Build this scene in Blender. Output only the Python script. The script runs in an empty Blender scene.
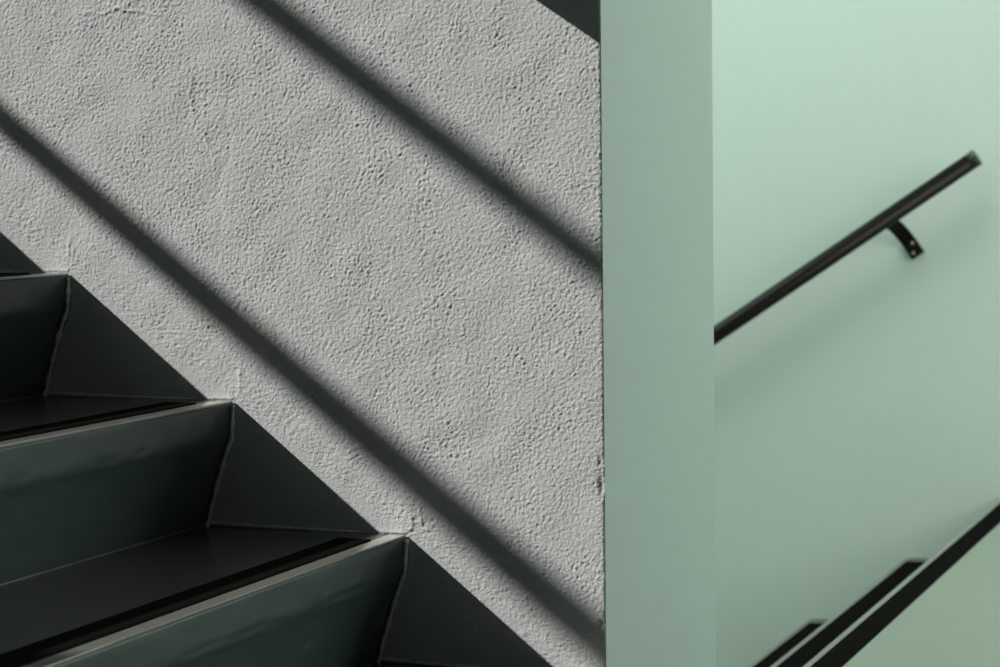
import bpy, bmesh, math
import numpy as np
from mathutils import Matrix, Vector

S = bpy.context.scene
COL = S.collection
rng = np.random.default_rng(7)

# ------------------------------------------------------------------ measures
EYE = Vector((0.0, -2.829, 0.803))
WALL_END = -0.937            # where the plastered wall stops
THICK = 0.535                # its thickness
FAR = 3.08                   # far wall of the stair well
FRONT = -3.25                # wall behind the camera
LEFT, RIGHT = -3.2, 2.3
GO, RISE = 0.2585, 0.1765
NX, NZ = -1.2200, 0.3390     # a nosing of the flight going up to the left
LAND = 0.009
SUN = Vector((1.6, 1.0, -1.6 * 0.797))
TOP = 4.2

# ------------------------------------------------------------------ helpers
def mesh_obj(name, bm, mat, parent=None, smooth=False):
    me = bpy.data.meshes.new(name)
    bm.normal_update()
    bm.to_mesh(me); bm.free()
    o = bpy.data.objects.new(name, me)
    for m in (mat if isinstance(mat, (list, tuple)) else [mat]):
        me.materials.append(m)
    if smooth:
        for p in me.polygons: p.use_smooth = True
    COL.objects.link(o)
    if parent is not None: o.parent = parent
    return o

def thing(name, label, cat, loc=(0, 0, 0), group=None):
    o = bpy.data.objects.new(name, None)
    o.empty_display_size = 0.1
    COL.objects.link(o)
    o.location = loc
    o['label'] = label; o['category'] = cat
    if group: o['group'] = group
    return o

def structure(o):
    o['kind'] = 'structure'
    return o

def add_box(bm, x0, x1, y0, y1, z0, z1, mi=0):
    v = [bm.verts.new((x, y, z)) for x in (x0, x1) for y in (y0, y1) for z in (z0, z1)]
    for q in ((0, 1, 3, 2), (4, 6, 7, 5), (0, 4, 5, 1), (2, 3, 7, 6), (0, 2, 6, 4), (1, 5, 7, 3)):
        f = bm.faces.new([v[i] for i in q]); f.material_index = mi
    return v

def add_prism(bm, prof, y0, y1, mi=0):
    """closed profile of (x, z) swept along y"""
    a = [bm.verts.new((x, y0, z)) for x, z in prof]
    b = [bm.verts.new((x, y1, z)) for x, z in prof]
    n = len(prof)
    fs = [bm.faces.new(a), bm.faces.new(b[::-1])]
    for i in range(n):
        fs.append(bm.faces.new((a[i], b[i], b[(i + 1) % n], a[(i + 1) % n])))
    for f in fs: f.material_index = mi
    bmesh.ops.recalc_face_normals(bm, faces=fs)

def add_tube(bm, pts, rads, seg=24, cap=True):
    """round tube through pts with a radius at each"""
    rings = []
    for i, p in enumerate(pts):
        p = Vector(p)
        d = Vector(pts[min(i + 1, len(pts) - 1)]) - Vector(pts[max(i - 1, 0)])
        d.normalize()
        u = d.cross(Vector((0, 0, 1)))
        if u.length < 1e-3: u = d.cross(Vector((0, 1, 0)))
        u.normalize(); w = u.cross(d)
        rings.append([bm.verts.new(p + (u * math.cos(2 * math.pi * k / seg) + w * math.sin(2 * math.pi * k / seg)) * rads[i]) for k in range(seg)])
    fs = []
    for a, b in zip(rings, rings[1:]):
        for k in range(seg):
            fs.append(bm.faces.new((a[k], a[(k + 1) % seg], b[(k + 1) % seg], b[k])))
    if cap:
        fs.append(bm.faces.new(rings[0][::-1])); fs.append(bm.faces.new(rings[-1]))
    bmesh.ops.recalc_face_normals(bm, faces=fs)
    return fs

def bevel(bm, w, seg=2):
    bmesh.ops.bevel(bm, geom=list(bm.edges), offset=w, segments=seg, affect='EDGES', profile=0.5)

# ------------------------------------------------------------------ materials
def material(name, rgb, rough, spec=0.5, var=0.08, var_scale=6.0, bump=0.0, bump_scale=40.0, stretch=(1, 1, 1), metal=0.0):
    m = bpy.data.materials.new(name); m.use_nodes = True
    nt = m.node_tree; n = nt.nodes; L = nt.links
    b = n['Principled BSDF']
    b.inputs['Roughness'].default_value = rough
    b.inputs['Specular IOR Level'].default_value = spec
    b.inputs['Metallic'].default_value = metal
    tc = n.new('ShaderNodeTexCoord')
    mp = n.new('ShaderNodeMapping'); mp.inputs['Scale'].default_value = stretch
    L.new(tc.outputs['Object'], mp.inputs['Vector'])
    nz = n.new('ShaderNodeTexNoise'); nz.inputs['Scale'].default_value = var_scale
    nz.inputs['Detail'].default_value = 5.0
    L.new(mp.outputs['Vector'], nz.inputs['Vector'])
    mx = n.new('ShaderNodeMix'); mx.data_type = 'RGBA'
    mx.inputs['A'].default_value = [c * (1 - var) for c in rgb] + [1]
    mx.inputs['B'].default_value = [min(1, c * (1 + var)) for c in rgb] + [1]
    L.new(nz.outputs['Fac'], mx.inputs['Factor'])
    L.new(mx.outputs['Result'], b.inputs['Base Color'])
    if bump > 0:
        n2 = n.new('ShaderNodeTexNoise'); n2.inputs['Scale'].default_value = bump_scale
        n2.inputs['Detail'].default_value = 4.0
        L.new(mp.outputs['Vector'], n2.inputs['Vector'])
        bp = n.new('ShaderNodeBump'); bp.inputs['Strength'].default_value = 1.0
        bp.inputs['Distance'].default_value = bump
        L.new(n2.outputs['Fac'], bp.inputs['Height'])
        L.new(bp.outputs['Normal'], b.inputs['Normal'])
    return m

M = dict(
    lip=material('worn_grey_nosing_paint', (0.17, 0.175, 0.15), 0.08, 1.0, 0.15, 30.0),
    foot=material('slate_paint_seam', (0.055, 0.065, 0.065), 0.5, 0.4, 0.15, 60.0),
    plaster=material('grey_plaster', (0.505, 0.517, 0.503), 0.85, 0.25, 0.05, 9.0, 0.0014, 330.0),
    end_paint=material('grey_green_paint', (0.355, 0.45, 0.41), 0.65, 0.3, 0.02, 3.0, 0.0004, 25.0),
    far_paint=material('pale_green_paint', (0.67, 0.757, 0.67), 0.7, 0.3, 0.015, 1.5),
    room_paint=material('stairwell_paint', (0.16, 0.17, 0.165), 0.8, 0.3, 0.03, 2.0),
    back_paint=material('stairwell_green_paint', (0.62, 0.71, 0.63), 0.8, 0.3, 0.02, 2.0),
    floor=material('landing_floor', (0.195, 0.235, 0.185), 0.30, 0.6, 0.06, 8.0, 0.0002, 30.0),
    tread=material('grey_brown_tread_paint', (0.048, 0.048, 0.041), 0.22, 0.6, 0.10, 14.0, 0.00025, 60.0),
    riser=material('slate_green_step_paint', (0.036, 0.058, 0.057), 0.42, 0.5, 0.12, 10.0, 0.0009, 16.0, (1, 0.35, 1.6)),
    strip=material('black_rubber', (0.0068, 0.007, 0.006), 1.0, 0.0, 0.2, 60.0, 0.0002, 300.0),
    bead=material('grey_blue_paint_bead', (0.60, 0.66, 0.67), 0.5, 0.4, 0.15, 60.0, 0.0006, 120.0),
    rail=material('black_lacquered_steel', (0.008, 0.007, 0.005), 0.36, 0.12, 0.15, 20.0),
    cap=material('worn_dark_steel', (0.035, 0.038, 0.028), 0.35, 0.5, 0.25, 40.0),
    screw=material('brass_screw', (0.55, 0.50, 0.40), 0.35, 0.5, 0.1, 40.0, metal=0.8),
    frame=material('dark_window_steel', (0.02, 0.02, 0.02), 0.5, 0.4, 0.1, 20.0),
)

# the modelled relief of the plaster ends beyond this rectangle; the same grain carries on as bump
GRID = (-1.955, 0.085, 1.145)          # x0, z0, z1
def grain_beyond(m):
    nt = m.node_tree; n = nt.nodes; L = nt.links
    b = n['Principled BSDF']; fine = b.inputs['Normal'].links[0].from_socket
    tc = n.new('ShaderNodeTexCoord'); sp = n.new('ShaderNodeSeparateXYZ'); L.new(tc.outputs['Object'], sp.inputs['Vector'])
    outs = []
    for ax, a, c in (('X', GRID[0], GRID[0] + 0.06), ('Z', GRID[1], GRID[1] + 0.06), ('Z', GRID[2], GRID[2] - 0.06)):
        mr = n.new('ShaderNodeMapRange'); mr.inputs['From Min'].default_value = a; mr.inputs['From Max'].default_value = c
        L.new(sp.outputs[ax], mr.inputs['Value']); outs.append(mr.outputs['Result'])
    m1 = n.new('ShaderNodeMath'); m1.operation = 'MINIMUM'; L.new(outs[0], m1.inputs[0]); L.new(outs[1], m1.inputs[1])
    m2 = n.new('ShaderNodeMath'); m2.operation = 'MINIMUM'; L.new(m1.outputs[0], m2.inputs[0]); L.new(outs[2], m2.inputs[1])
    inv = n.new('ShaderNodeMath'); inv.operation = 'SUBTRACT'; inv.inputs[0].default_value = 1.0; L.new(m2.outputs[0], inv.inputs[1])
    nz = n.new('ShaderNodeTexNoise'); nz.inputs['Scale'].default_value = 150.0; nz.inputs['Detail'].default_value = 2.0
    L.new(tc.outputs['Object'], nz.inputs['Vector'])
    ml = n.new('ShaderNodeMath'); ml.operation = 'MULTIPLY'; L.new(nz.outputs['Fac'], ml.inputs[0]); L.new(inv.outputs[0], ml.inputs[1])
    bp = n.new('ShaderNodeBump'); bp.inputs['Distance'].default_value = 0.0024
    L.new(ml.outputs[0], bp.inputs['Height']); L.new(fine, bp.inputs['Normal']); L.new(bp.outputs['Normal'], b.inputs['Normal'])
grain_beyond(M['plaster'])

# reflection of the sunlit wall, painted into the step edge colour beside it
def paint_reflection(m):
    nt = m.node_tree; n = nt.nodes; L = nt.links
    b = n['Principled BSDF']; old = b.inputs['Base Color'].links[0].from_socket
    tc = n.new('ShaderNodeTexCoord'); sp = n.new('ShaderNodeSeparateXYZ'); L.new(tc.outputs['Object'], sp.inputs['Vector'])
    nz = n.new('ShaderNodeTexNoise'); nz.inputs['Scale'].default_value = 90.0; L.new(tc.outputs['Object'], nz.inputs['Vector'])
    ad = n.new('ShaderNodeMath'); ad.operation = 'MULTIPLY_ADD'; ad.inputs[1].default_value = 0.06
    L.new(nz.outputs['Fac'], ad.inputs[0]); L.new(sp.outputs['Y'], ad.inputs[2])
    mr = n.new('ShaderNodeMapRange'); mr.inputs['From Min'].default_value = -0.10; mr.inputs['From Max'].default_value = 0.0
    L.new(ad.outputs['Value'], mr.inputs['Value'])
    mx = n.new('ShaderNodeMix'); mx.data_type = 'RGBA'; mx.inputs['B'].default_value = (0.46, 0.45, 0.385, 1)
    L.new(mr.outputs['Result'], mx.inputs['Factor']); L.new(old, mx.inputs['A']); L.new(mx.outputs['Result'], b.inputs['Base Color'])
M['lip_reflection'] = material('nosing_paint_with_painted_reflection', (0.16, 0.165, 0.142), 0.08, 1.0, 0.15, 30.0)
paint_reflection(M['lip_reflection'])

# ------------------------------------------------------------------ plastered wall between the two flights
def band_noise(nx, nz, dx, lo, hi, aniso=(1, 1)):
    """smooth random field whose wavelengths lie between lo and hi metres"""
    w = rng.standard_normal((nz, nx))
    fx = np.fft.fftfreq(nx, dx)[None, :] * aniso[0]; fz = np.fft.fftfreq(nz, dx)[:, None] * aniso[1]
    f = np.sqrt(fx ** 2 + fz ** 2) + 1e-9
    g = np.exp(-(f * lo) ** 4) * (1 - np.exp(-(f * hi) ** 4))
    h = np.real(np.fft.ifft2(np.fft.fft2(w) * g))
    return h / h.std()

def plaster_wall():
    dx = 0.00155
    x0, z0, z1 = GRID
    nx = int((WALL_END - x0) / dx) + 1; nz = int((z1 - z0) / dx) + 1
    xs = np.linspace(x0, WALL_END, nx); zs = np.linspace(z0, z1, nz)
    X, Z = np.meshgrid(xs, zs)
    grain = band_noise(nx, nz, dx, 0.0036, 0.0125)
    grain = grain - 0.10 * np.clip(-grain, 0, 3) ** 2 + 0.05
    fine = band_noise(nx, nz, dx, 0.0075, 0.02)
    patch = band_noise(nx, nz, dx, 0.07, 0.30)
    strokes = band_noise(nx, nz, dx, 0.010, 0.05, (1.0, 0.25))
    flat = band_noise(nx, nz, dx, 0.010, 0.05, (0.22, 1.0))
    roll = band_noise(nx, nz, dx, 0.05, 0.20)
    pitch = (Z - (NZ + (NX - X) * RISE / GO)) * 0.826          # distance above the line of the nosings
    near = np.clip(1 - pitch / 0.085, 0, 1) ** 0.7
    amp = (0.00029 + 0.00005 * np.clip(patch, -1.5, 1.5)) * (1 - 0.62 * near)
    H = grain * amp + fine * 0.00010 * (1 - 0.5 * near) + roll * 0.0003
    H += near * (strokes * 0.00022 + flat * 0.00016)
    H += strokes * 0.00010 * np.clip(patch, 0, 1)
    H *= np.where(pitch < 0.002, 0.40, 1.0)
    # trowel ridges, drips and dents
    def ridge(ax, az, bx, bz, h, w, wob=0.004):
        nonlocal H
        d = np.array([bx - ax, bz - az]); Ln = np.hypot(*d); d /= Ln
        t = (X - ax) * d[0] + (Z - az) * d[1]
        s = -(X - ax) * d[1] + (Z - az) * d[0] + wob * np.sin(t * 55 + ax * 30) + 0.4 * wob * np.sin(t * 170)
        H = H + h * np.exp(-(s / w) ** 2) * np.clip(np.minimum(t, Ln - t) / 0.015, 0, 1)
    ridge(-1.68, 1.075, -1.56, 1.040, 0.0011, 0.0018, 0.003)
    ridge(-1.72, 1.055, -1.60, 1.072, 0.0008, 0.002)
    ridge(-1.55, 0.985, -1.50, 0.83, 0.0006, 0.004, 0.006)
    ridge(-1.47, 0.95, -1.50, 0.74, -0.0005, 0.004, 0.006)
    ridge(-1.735, 0.703, -1.735, 0.750, 0.0013, 0.0022, 0.002)
    ridge(-1.729, 0.703, -1.728, 0.735, 0.0010, 0.0016, 0.002)
    ridge(-1.470, 0.52, -1.468, 0.57, 0.0012, 0.0022, 0.002)
    ridge(-1.213, 0.343, -1.214, 0.375, 0.0016, 0.0024, 0.002)
    ridge(-1.199, 0.343, -1.198, 0.385, 0.0011, 0.0020, 0.002)
    ridge(-1.245, 0.352, -1.255, 0.353, 0.0012, 0.003, 0.001)
    for k in range(46):
        cx, cz = rng.uniform(-1.9, -0.95), rng.uniform(0.15, 1.1)
        r = rng.uniform(0.0018, 0.0042)
        H += rng.choice([-1, 1, 1]) * rng.uniform(0.0005, 0.0012) * np.exp(-((X - cx) ** 2 + (Z - cz) ** 2) / r ** 2)
    # ragged corner where the plaster meets the painted end
    e = WALL_END - X
    rag = band_noise(nx, nz, dx, 0.010, 0.06, (0.2, 1.0))
    H -= np.clip(1 - e / (0.0030 + 0.0008 * np.clip(rag, -2, 2)), 0, 1) ** 2 * 0.0020
    for cz, hz, d in ((0.416, 0.014, 0.0030), (0.446, 0.009, 0.0020), (0.232, 0.006, 0.003), (0.71, 0.006, 0.0012)):
        H -= d * np.exp(-((Z - cz) / hz) ** 2) * np.exp(-((e - 0.0045) / 0.0035) ** 2)
    # little cove of plaster that sits on each tread beside its nosing
    for k in range(-1, 4):
        xn, zt = NX - GO * k, NZ + RISE * k
        H += 0.0042 * np.exp(-np.clip(Z - zt + 0.001, 0, 1) / 0.0035) * (Z > zt + 0.0017) * np.clip((X - xn + 0.05) / 0.02, 0, 1) * np.clip((xn + 0.002 - X) / 0.004, 0, 1)
    border = np.minimum.reduce([(X - x0), (Z - z0), (z1 - Z)])
    H *= np.clip(border / 0.06, 0, 1)
    V = np.stack([X, -H, Z], -1).reshape(-1, 3)
    i = np.arange(nx * nz).reshape(nz, nx)
    Q = np.stack([i[:-1, :-1], i[:-1, 1:], i[1:, 1:], i[1:, :-1]], -1).reshape(-1, 4)
    nv = len(V); nq = len(Q)
    # the rest of the wall: plain front round the grid, painted end, back, top
    yb = THICK
    extra_v, extra_f, extra_m = [], [], []
    def quad(pts, mi):
        b = nv + len(extra_v); extra_v.extend(pts); extra_f.append([b, b + 1, b + 2, b + 3]); extra_m.append(mi)
    lx, bz, tz = LEFT, -2.2, TOP
    quad([(lx, 0, bz), (x0, 0, bz), (x0, 0, tz), (lx, 0, tz)], 0)
    quad([(x0, 0, bz), (WALL_END, 0, bz), (WALL_END, 0, z0), (x0, 0, z0)], 0)
    quad([(x0, 0, z1), (WALL_END, 0, z1), (WALL_END, 0, tz), (x0, 0, tz)], 0)
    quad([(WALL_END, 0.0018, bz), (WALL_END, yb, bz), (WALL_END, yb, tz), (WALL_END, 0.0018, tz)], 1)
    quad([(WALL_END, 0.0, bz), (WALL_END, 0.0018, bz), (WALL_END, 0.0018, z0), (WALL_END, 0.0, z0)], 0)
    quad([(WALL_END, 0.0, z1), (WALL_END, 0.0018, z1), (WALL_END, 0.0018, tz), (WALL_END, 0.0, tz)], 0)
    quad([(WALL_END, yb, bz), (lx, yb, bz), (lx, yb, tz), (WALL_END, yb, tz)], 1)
    quad([(lx, 0, tz), (WALL_END, 0, tz), (WALL_END, yb, tz), (lx, yb, tz)], 1)
    quad([(lx, yb, bz), (WALL_END, yb, bz), (WALL_END, 0, bz), (lx, 0, bz)], 1)
    V = np.concatenate([V, np.array(extra_v, float)])
    Q = np.concatenate([Q, np.array(extra_f)])
    mi = np.concatenate([np.zeros(nq, int), np.array(extra_m)])
    me = bpy.data.meshes.new('wall_center')
    me.vertices.add(len(V)); me.vertices.foreach_set('co', V.astype(np.float32).ravel())
    me.loops.add(len(Q) * 4); me.loops.foreach_set('vertex_index', Q.astype(np.int32).ravel())
    me.polygons.add(len(Q))
    me.polygons.foreach_set('loop_start', np.arange(0, len(Q) * 4, 4, dtype=np.int32))
    me.polygons.foreach_set('material_index', mi.astype(np.int32))
    sm = np.zeros(len(Q), bool); sm[:nq] = True
    me.polygons.foreach_set('use_smooth', sm)
    me.update(calc_edges=True); me.validate()
    me.materials.append(M['plaster']); me.materials.append(M['end_paint'])
    o = bpy.data.objects.new('wall_center', me); COL.objects.link(o)
    return structure(o)
plaster_wall()

# ------------------------------------------------------------------ one step of a flight
def wob(y, s, ph):
    return math.sin(y * 11 * s + ph) * 0.5 + math.sin(y * 29 * s + 2.1 * ph) * 0.3 + math.sin(y * 67 * s + 3.7 * ph) * 0.2

def make_step(parent, x0, z0, y0, y1, side, rise, wall_y, open_y, tread_len=None, ph=0.0, detail=True, lip=0.0225):
    """side=-1: climbs towards -x (riser faces +x); side=+1: climbs towards +x.
    wall_y: the end that meets a wall"""
    def PX(d): return x0 + side * d            # d measured from the nosing into the step
    th = 0.003
    bm = bmesh.new()
    # riser skin with a plumb nose, a crease and an undercut face, slightly lumpy
    ny = 230 if detail else 24
    prof = [(0.000, 0.0), (0.000, -0.008), (0.001, -0.025), (0.002, -0.042), (0.0036, -0.050), (0.0095, -0.062), (0.016, -0.08),
            (0.024, -0.105), (0.033, -0.135), (0.040, -0.16), (0.0455, -rise)]
    if detail:
        hs = [-rise * (q / 44) for q in range(45)]
        rows = [(float(np.interp(-h, [-q[1] for q in prof], [q[0] for q in prof])), h) for h in hs]
    else:
        rows = prof
    # dents and drags in the paint: distance from the wall, drop, half length, half height, depth
    r2 = np.random.default_rng(int(100 + 10 * ph * 7))
    dents = [(r2.uniform(0.12, 1.0), -0.046 + r2.normal(0, 0.004), r2.uniform(0.012, 0.05), 0.0035, r2.uniform(0.001, 0.0028)) for _ in range(9)]
    dents += [(r2.uniform(0.08, 1.0), r2.uniform(-0.15, -0.06), r2.uniform(0.006, 0.018), r2.uniform(0.004, 0.008), r2.uniform(-0.0018, 0.0018)) for _ in range(14)]
    t = np.linspace(0, 1, ny + 1)
    ys = wall_y + (open_y - wall_y) * t ** 1.8
    grid = []
    for y in ys:
        row = []
        u = abs(y - wall_y)
        for j, (d, h) in enumerate(rows):
            free = 1.0 if 1 < j < len(rows) - 1 else 0.3
            lump = free * (0.0009 * wob(y, 1.0, ph + 30 * h) + 0.0005 * wob(y, 3.1, ph * 2 - 60 * h))
            if detail:
                for (dy, dh, dl, dw, dd) in dents:
                    e = ((u - dy) / dl) ** 2 + ((h - dh) / dw) ** 2
                    if e < 6: lump += dd * math.exp(-e)
            row.append(bm.verts.new((PX(d + lump), y, z0 - th + h * (rise - th) / rise)))
        grid.append(row)
    back = 0.31
    bt = [bm.verts.new((PX(back), y, z0 - th)) for y in ys]
    bb = [bm.verts.new((PX(back), y, z0 - rise)) for y in ys]
    fs = []
    for a in range(ny):
        for j in range(len(rows) - 1):
            f = bm.faces.new((grid[a][j], grid[a][j + 1], grid[a + 1][j + 1], grid[a + 1][j])); f.smooth = True; fs.append(f)
        fs.append(bm.faces.new((grid[a][0], grid[a + 1][0], bt[a + 1], bt[a])))
        fs.append(bm.faces.new((bt[a], bt[a + 1], bb[a + 1], bb[a])))
        fs.append(bm.faces.new((bb[a], bb[a + 1], grid[a + 1][-1], grid[a][-1])))
    for a in (0, ny):
        fs.append(bm.faces.new(grid[a] + [bb[a], bt[a]]))
    bmesh.ops.recalc_face_normals(bm, faces=fs)
    step = mesh_obj('step', bm, M['riser'], parent)
    # tread plate
    bm = bmesh.new()
    tl = tread_len or (GO + 0.046)
    add_box(bm, min(PX(lip), PX(tl)), max(PX(lip), PX(tl)), y0, y1, z0 - th, z0)
    mesh_obj('tread', bm, M['tread'], step)
    # the worn edge in front of the strip
    bm = bmesh.new()
    cs = [(lip, z0 - th), (-0.0006, z0 - th), (-0.0009, z0 - th * 0.5), (-0.0002, z0 - 0.0006), (0.0010, z0), (lip, z0)]
    add_prism(bm, [(PX(d), h) for d, h in cs], y0, y1)
    mesh_obj('nosing_edge', bm, M['lip_reflection'] if side < 0 else M['lip'], step)
    # ribbed black strip
    bm = bmesh.new()
    xs, pr = [], []
    n = 1
    for k in range(n):
        a = lip + 0.050 * k / n; b = lip + 0.050 * (k + 1) / n
        pr += [(a + 0.0006, 0.0014), (a + 0.0022, 0.0022), (b - 0.0022, 0.0022), (b - 0.0006, 0.0014)]
    pr = [(lip, 0.0)] + pr + [(lip + 0.05, 0.0)]
    s = 1 if wall_y > open_y else -1
    add_prism(bm, [(PX(d), z0 + h) for d, h in pr], wall_y - s * 0.063, open_y + s * 0.063)
    mesh_obj('antislip_strip', bm, M['strip'], step)
    # rough bead of paint in the corner of riser and wall
    if detail:
        bm = bmesh.new()
        n = 60; pts, rad = [], []
        s = 1 if wall_y > open_y else -1
        for k in range(n + 1):
            u = k / n; h = -u * (rise - 0.002)
            d = np.interp(-h, [-q[1] for q in prof], [q[0] for q in prof])
            jag = 0.0010 * math.sin(37 * u + ph * 5) + 0.0008 * math.sin(91 * u + ph) + (0.002 if math.sin(17 * u + 2 * ph) > 0.86 else 0)
            pts.append((PX(d - 0.002), wall_y - s * 0.0034, z0 - th - 0.003 + h)); rad.append(0.0028 + 0.6 * jag)
        fs = add_tube(bm, pts, rad, 10)
        for f in fs: f.smooth = True
        mesh_obj('paint_bead', bm, M['bead'], step)
        # thin bead at the foot of the riser
        bm = bmesh.new()
        pts, rad = [], []
        for k in range(121):
            y = wall_y + (open_y - wall_y) * (k / 120) ** 1.8
            pts.append((PX(0.0445), y, z0 - rise + 0.0012)); rad.append(0.0020 + 0.0006 * wob(y, 2.5, ph))
        add_tube(bm, pts, rad, 8)
        mesh_obj('foot_bead', bm, M['foot'], step)
        # and along the wall over the tread
        bm = bmesh.new()
        pts, rad = [], []
        for k in range(71):
            u = k / 70
            pts.append((PX(0.302 - u * 0.262), wall_y - s * 0.0014, z0 + 0.0012 + 0.0035 * (1 - u) * max(0, 1 - abs(u) * 1.2)))
            rad.append((0.0020 + 0.0006 * math.sin(31 * u + ph) + 0.0004 * math.sin(83 * u)) * min(1, (1 - u) * 4 + 0.03))
        add_tube(bm, pts, rad, 8)
        mesh_obj('wall_bead', bm, M['bead'], step)
    return step

# flight that climbs to the left in front of the plastered wall
fl = thing('staircase', 'dark slate green concrete steps climbing left along the sunlit plaster wall', 'stairs', (0, 0, 0))
LAST = 4
for k in range(-1, LAST + 1):
    nx, nz = NX - GO * k, NZ + RISE * k
    last = k == LAST
    rise = (nz - LAND) if k == -1 else RISE
    make_step(fl, nx, nz, FRONT + 0.003, -0.0028, -1, rise, -0.0028, FRONT + 0.003, None if not last else 0.30, ph=1.3 * k + 0.4, detail=k < 4)
# sloping slab under the steps
bm = bmesh.new()
pr = []
xa, xb = NX + GO - 0.10, NX - GO * LAST - 0.30
za = NZ - 2 * RISE + 0.02
add_prism(bm, [(xa, LAND), (xa - 0.35, LAND - 0.02), (xb, NZ + RISE * (LAST - 1) - 0.16), (xb, NZ + RISE * (LAST - 1) - 0.001), (NX - GO * LAST - 0.06, NZ + RISE * (LAST - 1) - 0.001),
               (NX - 0.30, NZ - RISE - 0.001)], FRONT + 0.003, -0.0028)
mesh_obj('waist_slab', bm, M['riser'], fl)

# flight that drops to the left behind the plastered wall
fb = thing('staircase', 'pale lit steps with black edge strips beside the green wall, behind the plaster wall', 'stairs', (0, 0, 0))
BX, BG, BR = -0.8765, 0.2555, 0.1750
for k in range(0, 8):
    make_step(fb, BX - BG * k, LAND - BR * k, THICK + 0.003, FAR - 0.002, 1, BR, FAR - 0.002, THICK + 0.003, 0.0625 if k == 0 else None, ph=0.7 * k, detail=False, lip=0.0125)
bm = bmesh.new()
add_prism(bm, [(BX + 0.30, LAND - BR - 0.001), (BX + 0.30, LAND - BR - 0.15), (BX - BG * 7, LAND - BR * 8 - 0.15), (BX - BG * 7, LAND - BR * 8 - 0.001), (BX - BG * 7 + 0.28, LAND - BR * 8 - 0.001)],
          THICK + 0.003, FAR - 0.002)
mesh_obj('waist_slab', bm, M['tread'], fb)

# ------------------------------------------------------------------ room
def slab(name, mat, *b):
    bm = bmesh.new(); add_box(bm, *b)
    return structure(mesh_obj(name, bm, mat))

# landing at the foot of the front flight and head of the back flight
bm = bmesh.new()
add_prism(bm, [(-0.99, LAND), (RIGHT, LAND), (RIGHT, LAND - 0.2), (-0.99, LAND - 0.2)], FRONT, 0.0)
add_prism(bm, [(WALL_END, LAND), (RIGHT, LAND), (RIGHT, LAND - 0.2), (WALL_END, LAND - 0.2)], 0.0, THICK)
add_prism(bm, [(BX + 0.0624, LAND), (RIGHT, LAND), (RIGHT, LAND - 0.2), (BX + 0.0624, LAND - 0.2)], THICK, FAR)
structure(mesh_obj('floor', bm, M['floor']))
UP = NZ + RISE * LAST
slab('floor_upper', M['floor'], LEFT, NX - GO * LAST - 0.30, FRONT, 0.0, UP - 0.18, UP)
slab('floor_lower', M['floor'], LEFT, RIGHT, FRONT, FAR, -2.3, -2.2)
slab('wall_back', M['far_paint'], LEFT - 0.2, RIGHT + 0.2, FAR, FAR + 0.2, -2.3, TOP)
slab('wall_front', M['room_paint'], LEFT - 0.2, RIGHT + 0.2, FRONT - 0.2, FRONT, -2.3, TOP)

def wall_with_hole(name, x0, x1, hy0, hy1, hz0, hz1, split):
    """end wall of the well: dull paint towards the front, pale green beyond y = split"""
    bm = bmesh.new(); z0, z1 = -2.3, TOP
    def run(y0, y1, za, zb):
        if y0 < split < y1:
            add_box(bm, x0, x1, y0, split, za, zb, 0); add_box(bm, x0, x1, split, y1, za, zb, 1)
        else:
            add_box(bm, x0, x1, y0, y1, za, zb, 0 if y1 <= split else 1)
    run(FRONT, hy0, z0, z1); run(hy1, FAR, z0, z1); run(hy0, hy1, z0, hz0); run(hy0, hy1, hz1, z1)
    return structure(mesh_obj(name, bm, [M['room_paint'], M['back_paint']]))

WY0, WY1, WZ0, WZ1 = -2.2, -0.3, 1.5, 3.6
wall_with_hole('wall_left', LEFT - 0.2, LEFT, WY0, WY1, WZ0, WZ1, THICK)
RY0, RY1, RZ0, RZ1 = 0.75, 2.85, 0.9, 3.3
wall_with_hole('wall_right', RIGHT, RIGHT + 0.2, RY0, RY1, RZ0, RZ1, THICK)
# ceiling with the roof light over the back flight
KX0, KX1, KY0, KY1 = -2.95, -0.6, 0.85, 2.75
bm = bmesh.new()
add_box(bm, LEFT - 0.2, KX0, FRONT - 0.2, FAR + 0.2, TOP, TOP + 0.2); add_box(bm, KX1, RIGHT + 0.2, FRONT - 0.2, FAR + 0.2, TOP, TOP + 0.2)
add_box(bm, KX0, KX1, FRONT - 0.2, KY0, TOP, TOP + 0.2); add_box(bm, KX0, KX1, KY1, FAR + 0.2, TOP, TOP + 0.2)
structure(mesh_obj('ceiling', bm, M['room_paint']))

# windows: frames and bars
GUARD = LEFT + 0.05          # plane of the two guard bars in front of the window
def sun_bar(pa, pb):
    """two wall points in a stripe of shade -> the two points of the bar that shade them"""
    out = []
    for (x, z) in (pa, pb):
        t = (x - GUARD) / SUN.x
        out.append(Vector((GUARD, -t * SUN.y, z - t * SUN.z)))
    return out

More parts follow.
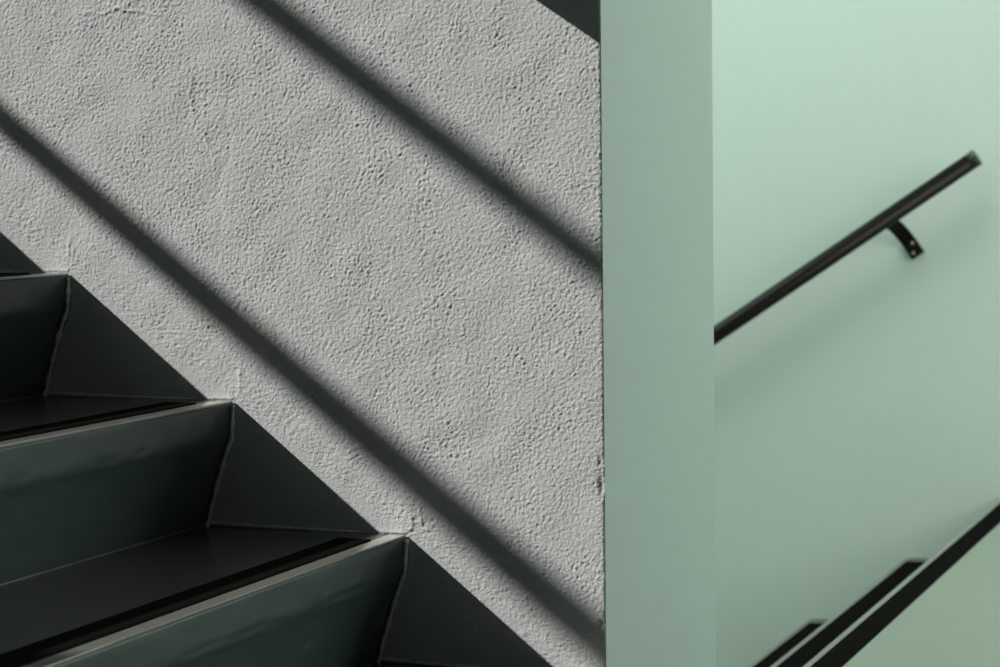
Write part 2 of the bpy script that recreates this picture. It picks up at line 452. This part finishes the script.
win = structure(bpy.data.objects.new('window_1', None)); COL.objects.link(win)
bm = bmesh.new()
for (a, b, c, d) in ((WY0, WY1, WZ0, WZ0 + 0.05), (WY0, WY1, WZ1 - 0.05, WZ1), (WY0, WY0 + 0.05, WZ0, WZ1), (WY1 - 0.05, WY1, WZ0, WZ1)):
    add_box(bm, LEFT - 0.13, LEFT - 0.06, a, b, c, d)
mesh_obj('window_frame', bm, M['frame'], win)
for (pa, pb, ra, rb) in (((-1.85, 0.9184), (-0.937, 0.2032), 0.0205, 0.0312), ((-1.85, 1.3833), (-0.937, 0.7000), 0.0232, 0.0240)):
    a, b = sun_bar(pa, pb)
    d = b - a
    pts = [a + d * ((WY1 + 0.12 - a.y) / d.y), a, b, b + d * ((WY0 - 0.12 - b.y) / d.y)]
    bm = bmesh.new()
    for f in add_tube(bm, pts, [ra, ra, rb, rb], 24)[:72]: f.smooth = True
    mesh_obj('guard_bar', bm, M['frame'], win)
    bm = bmesh.new()
    for e, r_ in ((pts[0], ra), (pts[3], rb)):
        add_tube(bm, [e + Vector((-0.05, 0, 0)), e], [r_ * 0.8, r_ * 0.8], 12)
    mesh_obj('bar_fixing', bm, M['frame'], win)

win2 = structure(bpy.data.objects.new('window_2', None)); COL.objects.link(win2)
bm = bmesh.new()
for (a, b, c, d) in ((RY0, RY1, RZ0, RZ0 + 0.05), (RY0, RY1, RZ1 - 0.05, RZ1), (RY0, RY0 + 0.05, RZ0, RZ1), (RY1 - 0.05, RY1, RZ0, RZ1), (1.78, 1.83, RZ0, RZ1)):
    add_box(bm, RIGHT + 0.06, RIGHT + 0.12, a, b, c, d)
mesh_obj('window_frame', bm, M['frame'], win2)

# ------------------------------------------------------------------ handrails
TH = math.atan2(BR, BG)
def make_rail(label, end, toward, length, wall_y, ny, bracket_at, tilt, r=0.0215):
    """end: centre of the rail's end; toward: unit x direction the rail runs; wall at wall_y, ny = direction to the wall (+1/-1)"""
    t = thing('handrail', label, 'handrail', end)
    A = Vector((math.cos(tilt), 0, math.sin(tilt)))           # along the rail, upwards or downwards to +x
    P = Vector((math.sin(tilt), 0, -math.cos(tilt)))          # across it, downwards
    bm = bmesh.new()
    s = -1 if toward < 0 else 1
    pts = [A * 0.0 * s, A * 0.002 * s, A * length * s]
    fs = add_tube(bm, [A * (0.022 * s), A * (length * s)], [r, r], 40)
    for f in fs[:40]: f.smooth = True
    mesh_obj('rail', bm, M['rail'], t)
    bm = bmesh.new()
    fs = add_tube(bm, [A * (0.0215 * s), A * (0.0035 * s), A * (0.0008 * s), Vector((0, 0, 0))], [r + 0.0004, r + 0.0004, r - 0.001, r - 0.004], 40)
    for f in fs[:40]: f.smooth = True
    mesh_obj('end_cap', bm, M['cap'], t)
    gap = abs(wall_y - end[1])
    for at in bracket_at:
        # flat bar: from under the rail it swings back to the wall and runs down it
        c = A * (at * s)
        w = 0.0185; th = 0.006
        p0, p1, p2 = Vector((0.006, r - 0.004)), Vector((gap * 0.80, r + 0.012)), Vector((gap - 0.003, 0.078))
        path = [tuple(p0 * (1 - q) ** 2 + p1 * (2 * q * (1 - q)) + p2 * q * q) for q in [k / 12 for k in range(13)]]
        path += [(gap - 0.003, 0.095), (gap - 0.003, 0.119)]
        bm = bmesh.new()
        rows = []
        for i, (yy, pp) in enumerate(path):
            q0 = Vector(path[max(i - 1, 0)]); q1 = Vector(path[min(i + 1, len(path) - 1)])
            d = (q1 - q0).normalized(); nrm = Vector((d.y, -d.x)) * th / 2
            row = []
            for wa, sg in ((-w, 1), (w, 1), (w, -1), (-w, -1)):
                row.append(bm.verts.new(c + A * wa + P * (pp + nrm.y * sg) + Vector((0, ny * (yy + nrm.x * sg), 0))))
            rows.append(row)
        fs = []
        for a_, b_ in zip(rows, rows[1:]):
            for k in range(4):
                fs.append(bm.faces.new((a_[k], a_[(k + 1) % 4], b_[(k + 1) % 4], b_[k])))
        fs.append(bm.faces.new(rows[0][::-1])); fs.append(bm.faces.new(rows[-1]))
        bmesh.ops.recalc_face_normals(bm, faces=fs)
        br = mesh_obj('bracket', bm, M['rail'], t)
        for da, dp in ((0.006, 0.083), (-0.006, 0.106)):
            bm = bmesh.new()
            o = c + A * da + P * dp
            yy = gap - 0.0055
            add_tube(bm, [o + Vector((0, ny * yy, 0)), o + Vector((0, ny * (yy - 0.0015), 0)), o + Vector((0, ny * (yy - 0.0028), 0))], [0.0045, 0.0042, 0.0022], 14)
            mesh_obj('screw', bm, M['screw'], br)
    return t

RY = FAR - 0.072
make_rail('black steel handrail with bare end on the pale green wall', (-0.936, RY, 0.8725), -1, 3.2, FAR, 1, (0.275, 1.75), math.atan(0.668))
# rail on the plastered wall; its shade crosses the upper corner
fy = -0.075
tilt_f = math.atan(RISE / GO)
nn = Vector((math.sin(tilt_f), math.cos(tilt_f)))
edge = nn.x * -0.985 + nn.y * 1.022
kk = (nn.x * SUN.x + nn.y * SUN.z) / SUN.y
nc = edge - kk * abs(fy) + 0.0240 * math.sqrt(1 + kk * kk)
ex = -1.035
make_rail('black steel handrail on the grey plaster wall above the dark steps', (ex, fy, (nc - nn.x * ex) / nn.y), -1, 2.3, 0.0, 1, (0.45, 1.75), -tilt_f, 0.0240)

# ------------------------------------------------------------------ light
sun = bpy.data.lights.new('sun', 'SUN'); sun.energy = 4.9; sun.angle = math.radians(0.78); sun.color = (1.0, 0.985, 0.955)
so = bpy.data.objects.new('sun', sun); COL.objects.link(so)
so.rotation_euler = SUN.normalized().to_track_quat('-Z', 'Y').to_euler()

def daylight(name, loc, direction, sx, sy, power, rgb):
    l = bpy.data.lights.new(name, 'AREA'); l.shape = 'RECTANGLE'; l.size = sx; l.size_y = sy; l.energy = power; l.color = rgb
    o = bpy.data.objects.new(name, l); COL.objects.link(o)
    o.location = loc; o.rotation_euler = Vector(direction).to_track_quat('-Z', 'Y').to_euler()
    return o
daylight('roof_light', ((KX0 + KX1) / 2, (KY0 + KY1) / 2, TOP + 0.1), (0, 0, -1), KX1 - KX0, KY1 - KY0, 116.0, (0.91, 1.0, 1.0))
daylight('window_light', (RIGHT + 0.05, (RY0 + RY1) / 2, (RZ0 + RZ1) / 2), (-1, 0, 0), RZ1 - RZ0, RY1 - RY0, 114.0, (0.98, 1.0, 0.93))

w = bpy.data.worlds.new('sky'); S.world = w; w.use_nodes = True
w.node_tree.nodes['Background'].inputs['Color'].default_value = (0.62, 0.78, 0.95, 1)
w.node_tree.nodes['Background'].inputs['Strength'].default_value = 0.6

# ------------------------------------------------------------------ camera
f, yaw, pit, rol = 2290.6, 0.3649, 0.0626, -0.0115
def ray(u, v):
    a, b = u - 500, v - 333.5
    c, s = math.cos(rol), math.sin(rol)
    u2, v2 = c * a + s * b, -s * a + c * b
    x, y, z = u2 / f, 1.0, -v2 / f
    c, s = math.cos(pit), math.sin(pit)
    y1, z1 = c * y + s * z, -s * y + c * z
    c, s = math.cos(yaw), math.sin(yaw)
    return Vector((c * x - s * y1, s * x + c * y1, z1))
fw = ray(500, 333.5).normalized()
rt = (ray(600, 333.5) - ray(500, 333.5)).normalized()
up = rt.cross(fw)
cd = bpy.data.cameras.new('camera'); co = bpy.data.objects.new('camera', cd); COL.objects.link(co)
m = Matrix((rt, up, -fw)).transposed().to_4x4(); m.translation = EYE
co.matrix_world = m
cd.sensor_width = 36.0; cd.lens = f * 36.0 / 1000.0; cd.clip_start = 0.05
cd.dof.use_dof = True; cd.dof.focus_distance = 2.95; cd.dof.aperture_fstop = 8.0
S.camera = co

S.view_settings.view_transform = 'Standard'; S.view_settings.look = 'None'
S.view_settings.exposure = 0.0; S.view_settings.gamma = 1.0; S.view_settings.use_curve_mapping = False
S.cycles.max_bounces = 10; S.cycles.diffuse_bounces = 6
S.cycles.sample_clamp_indirect = 4.0
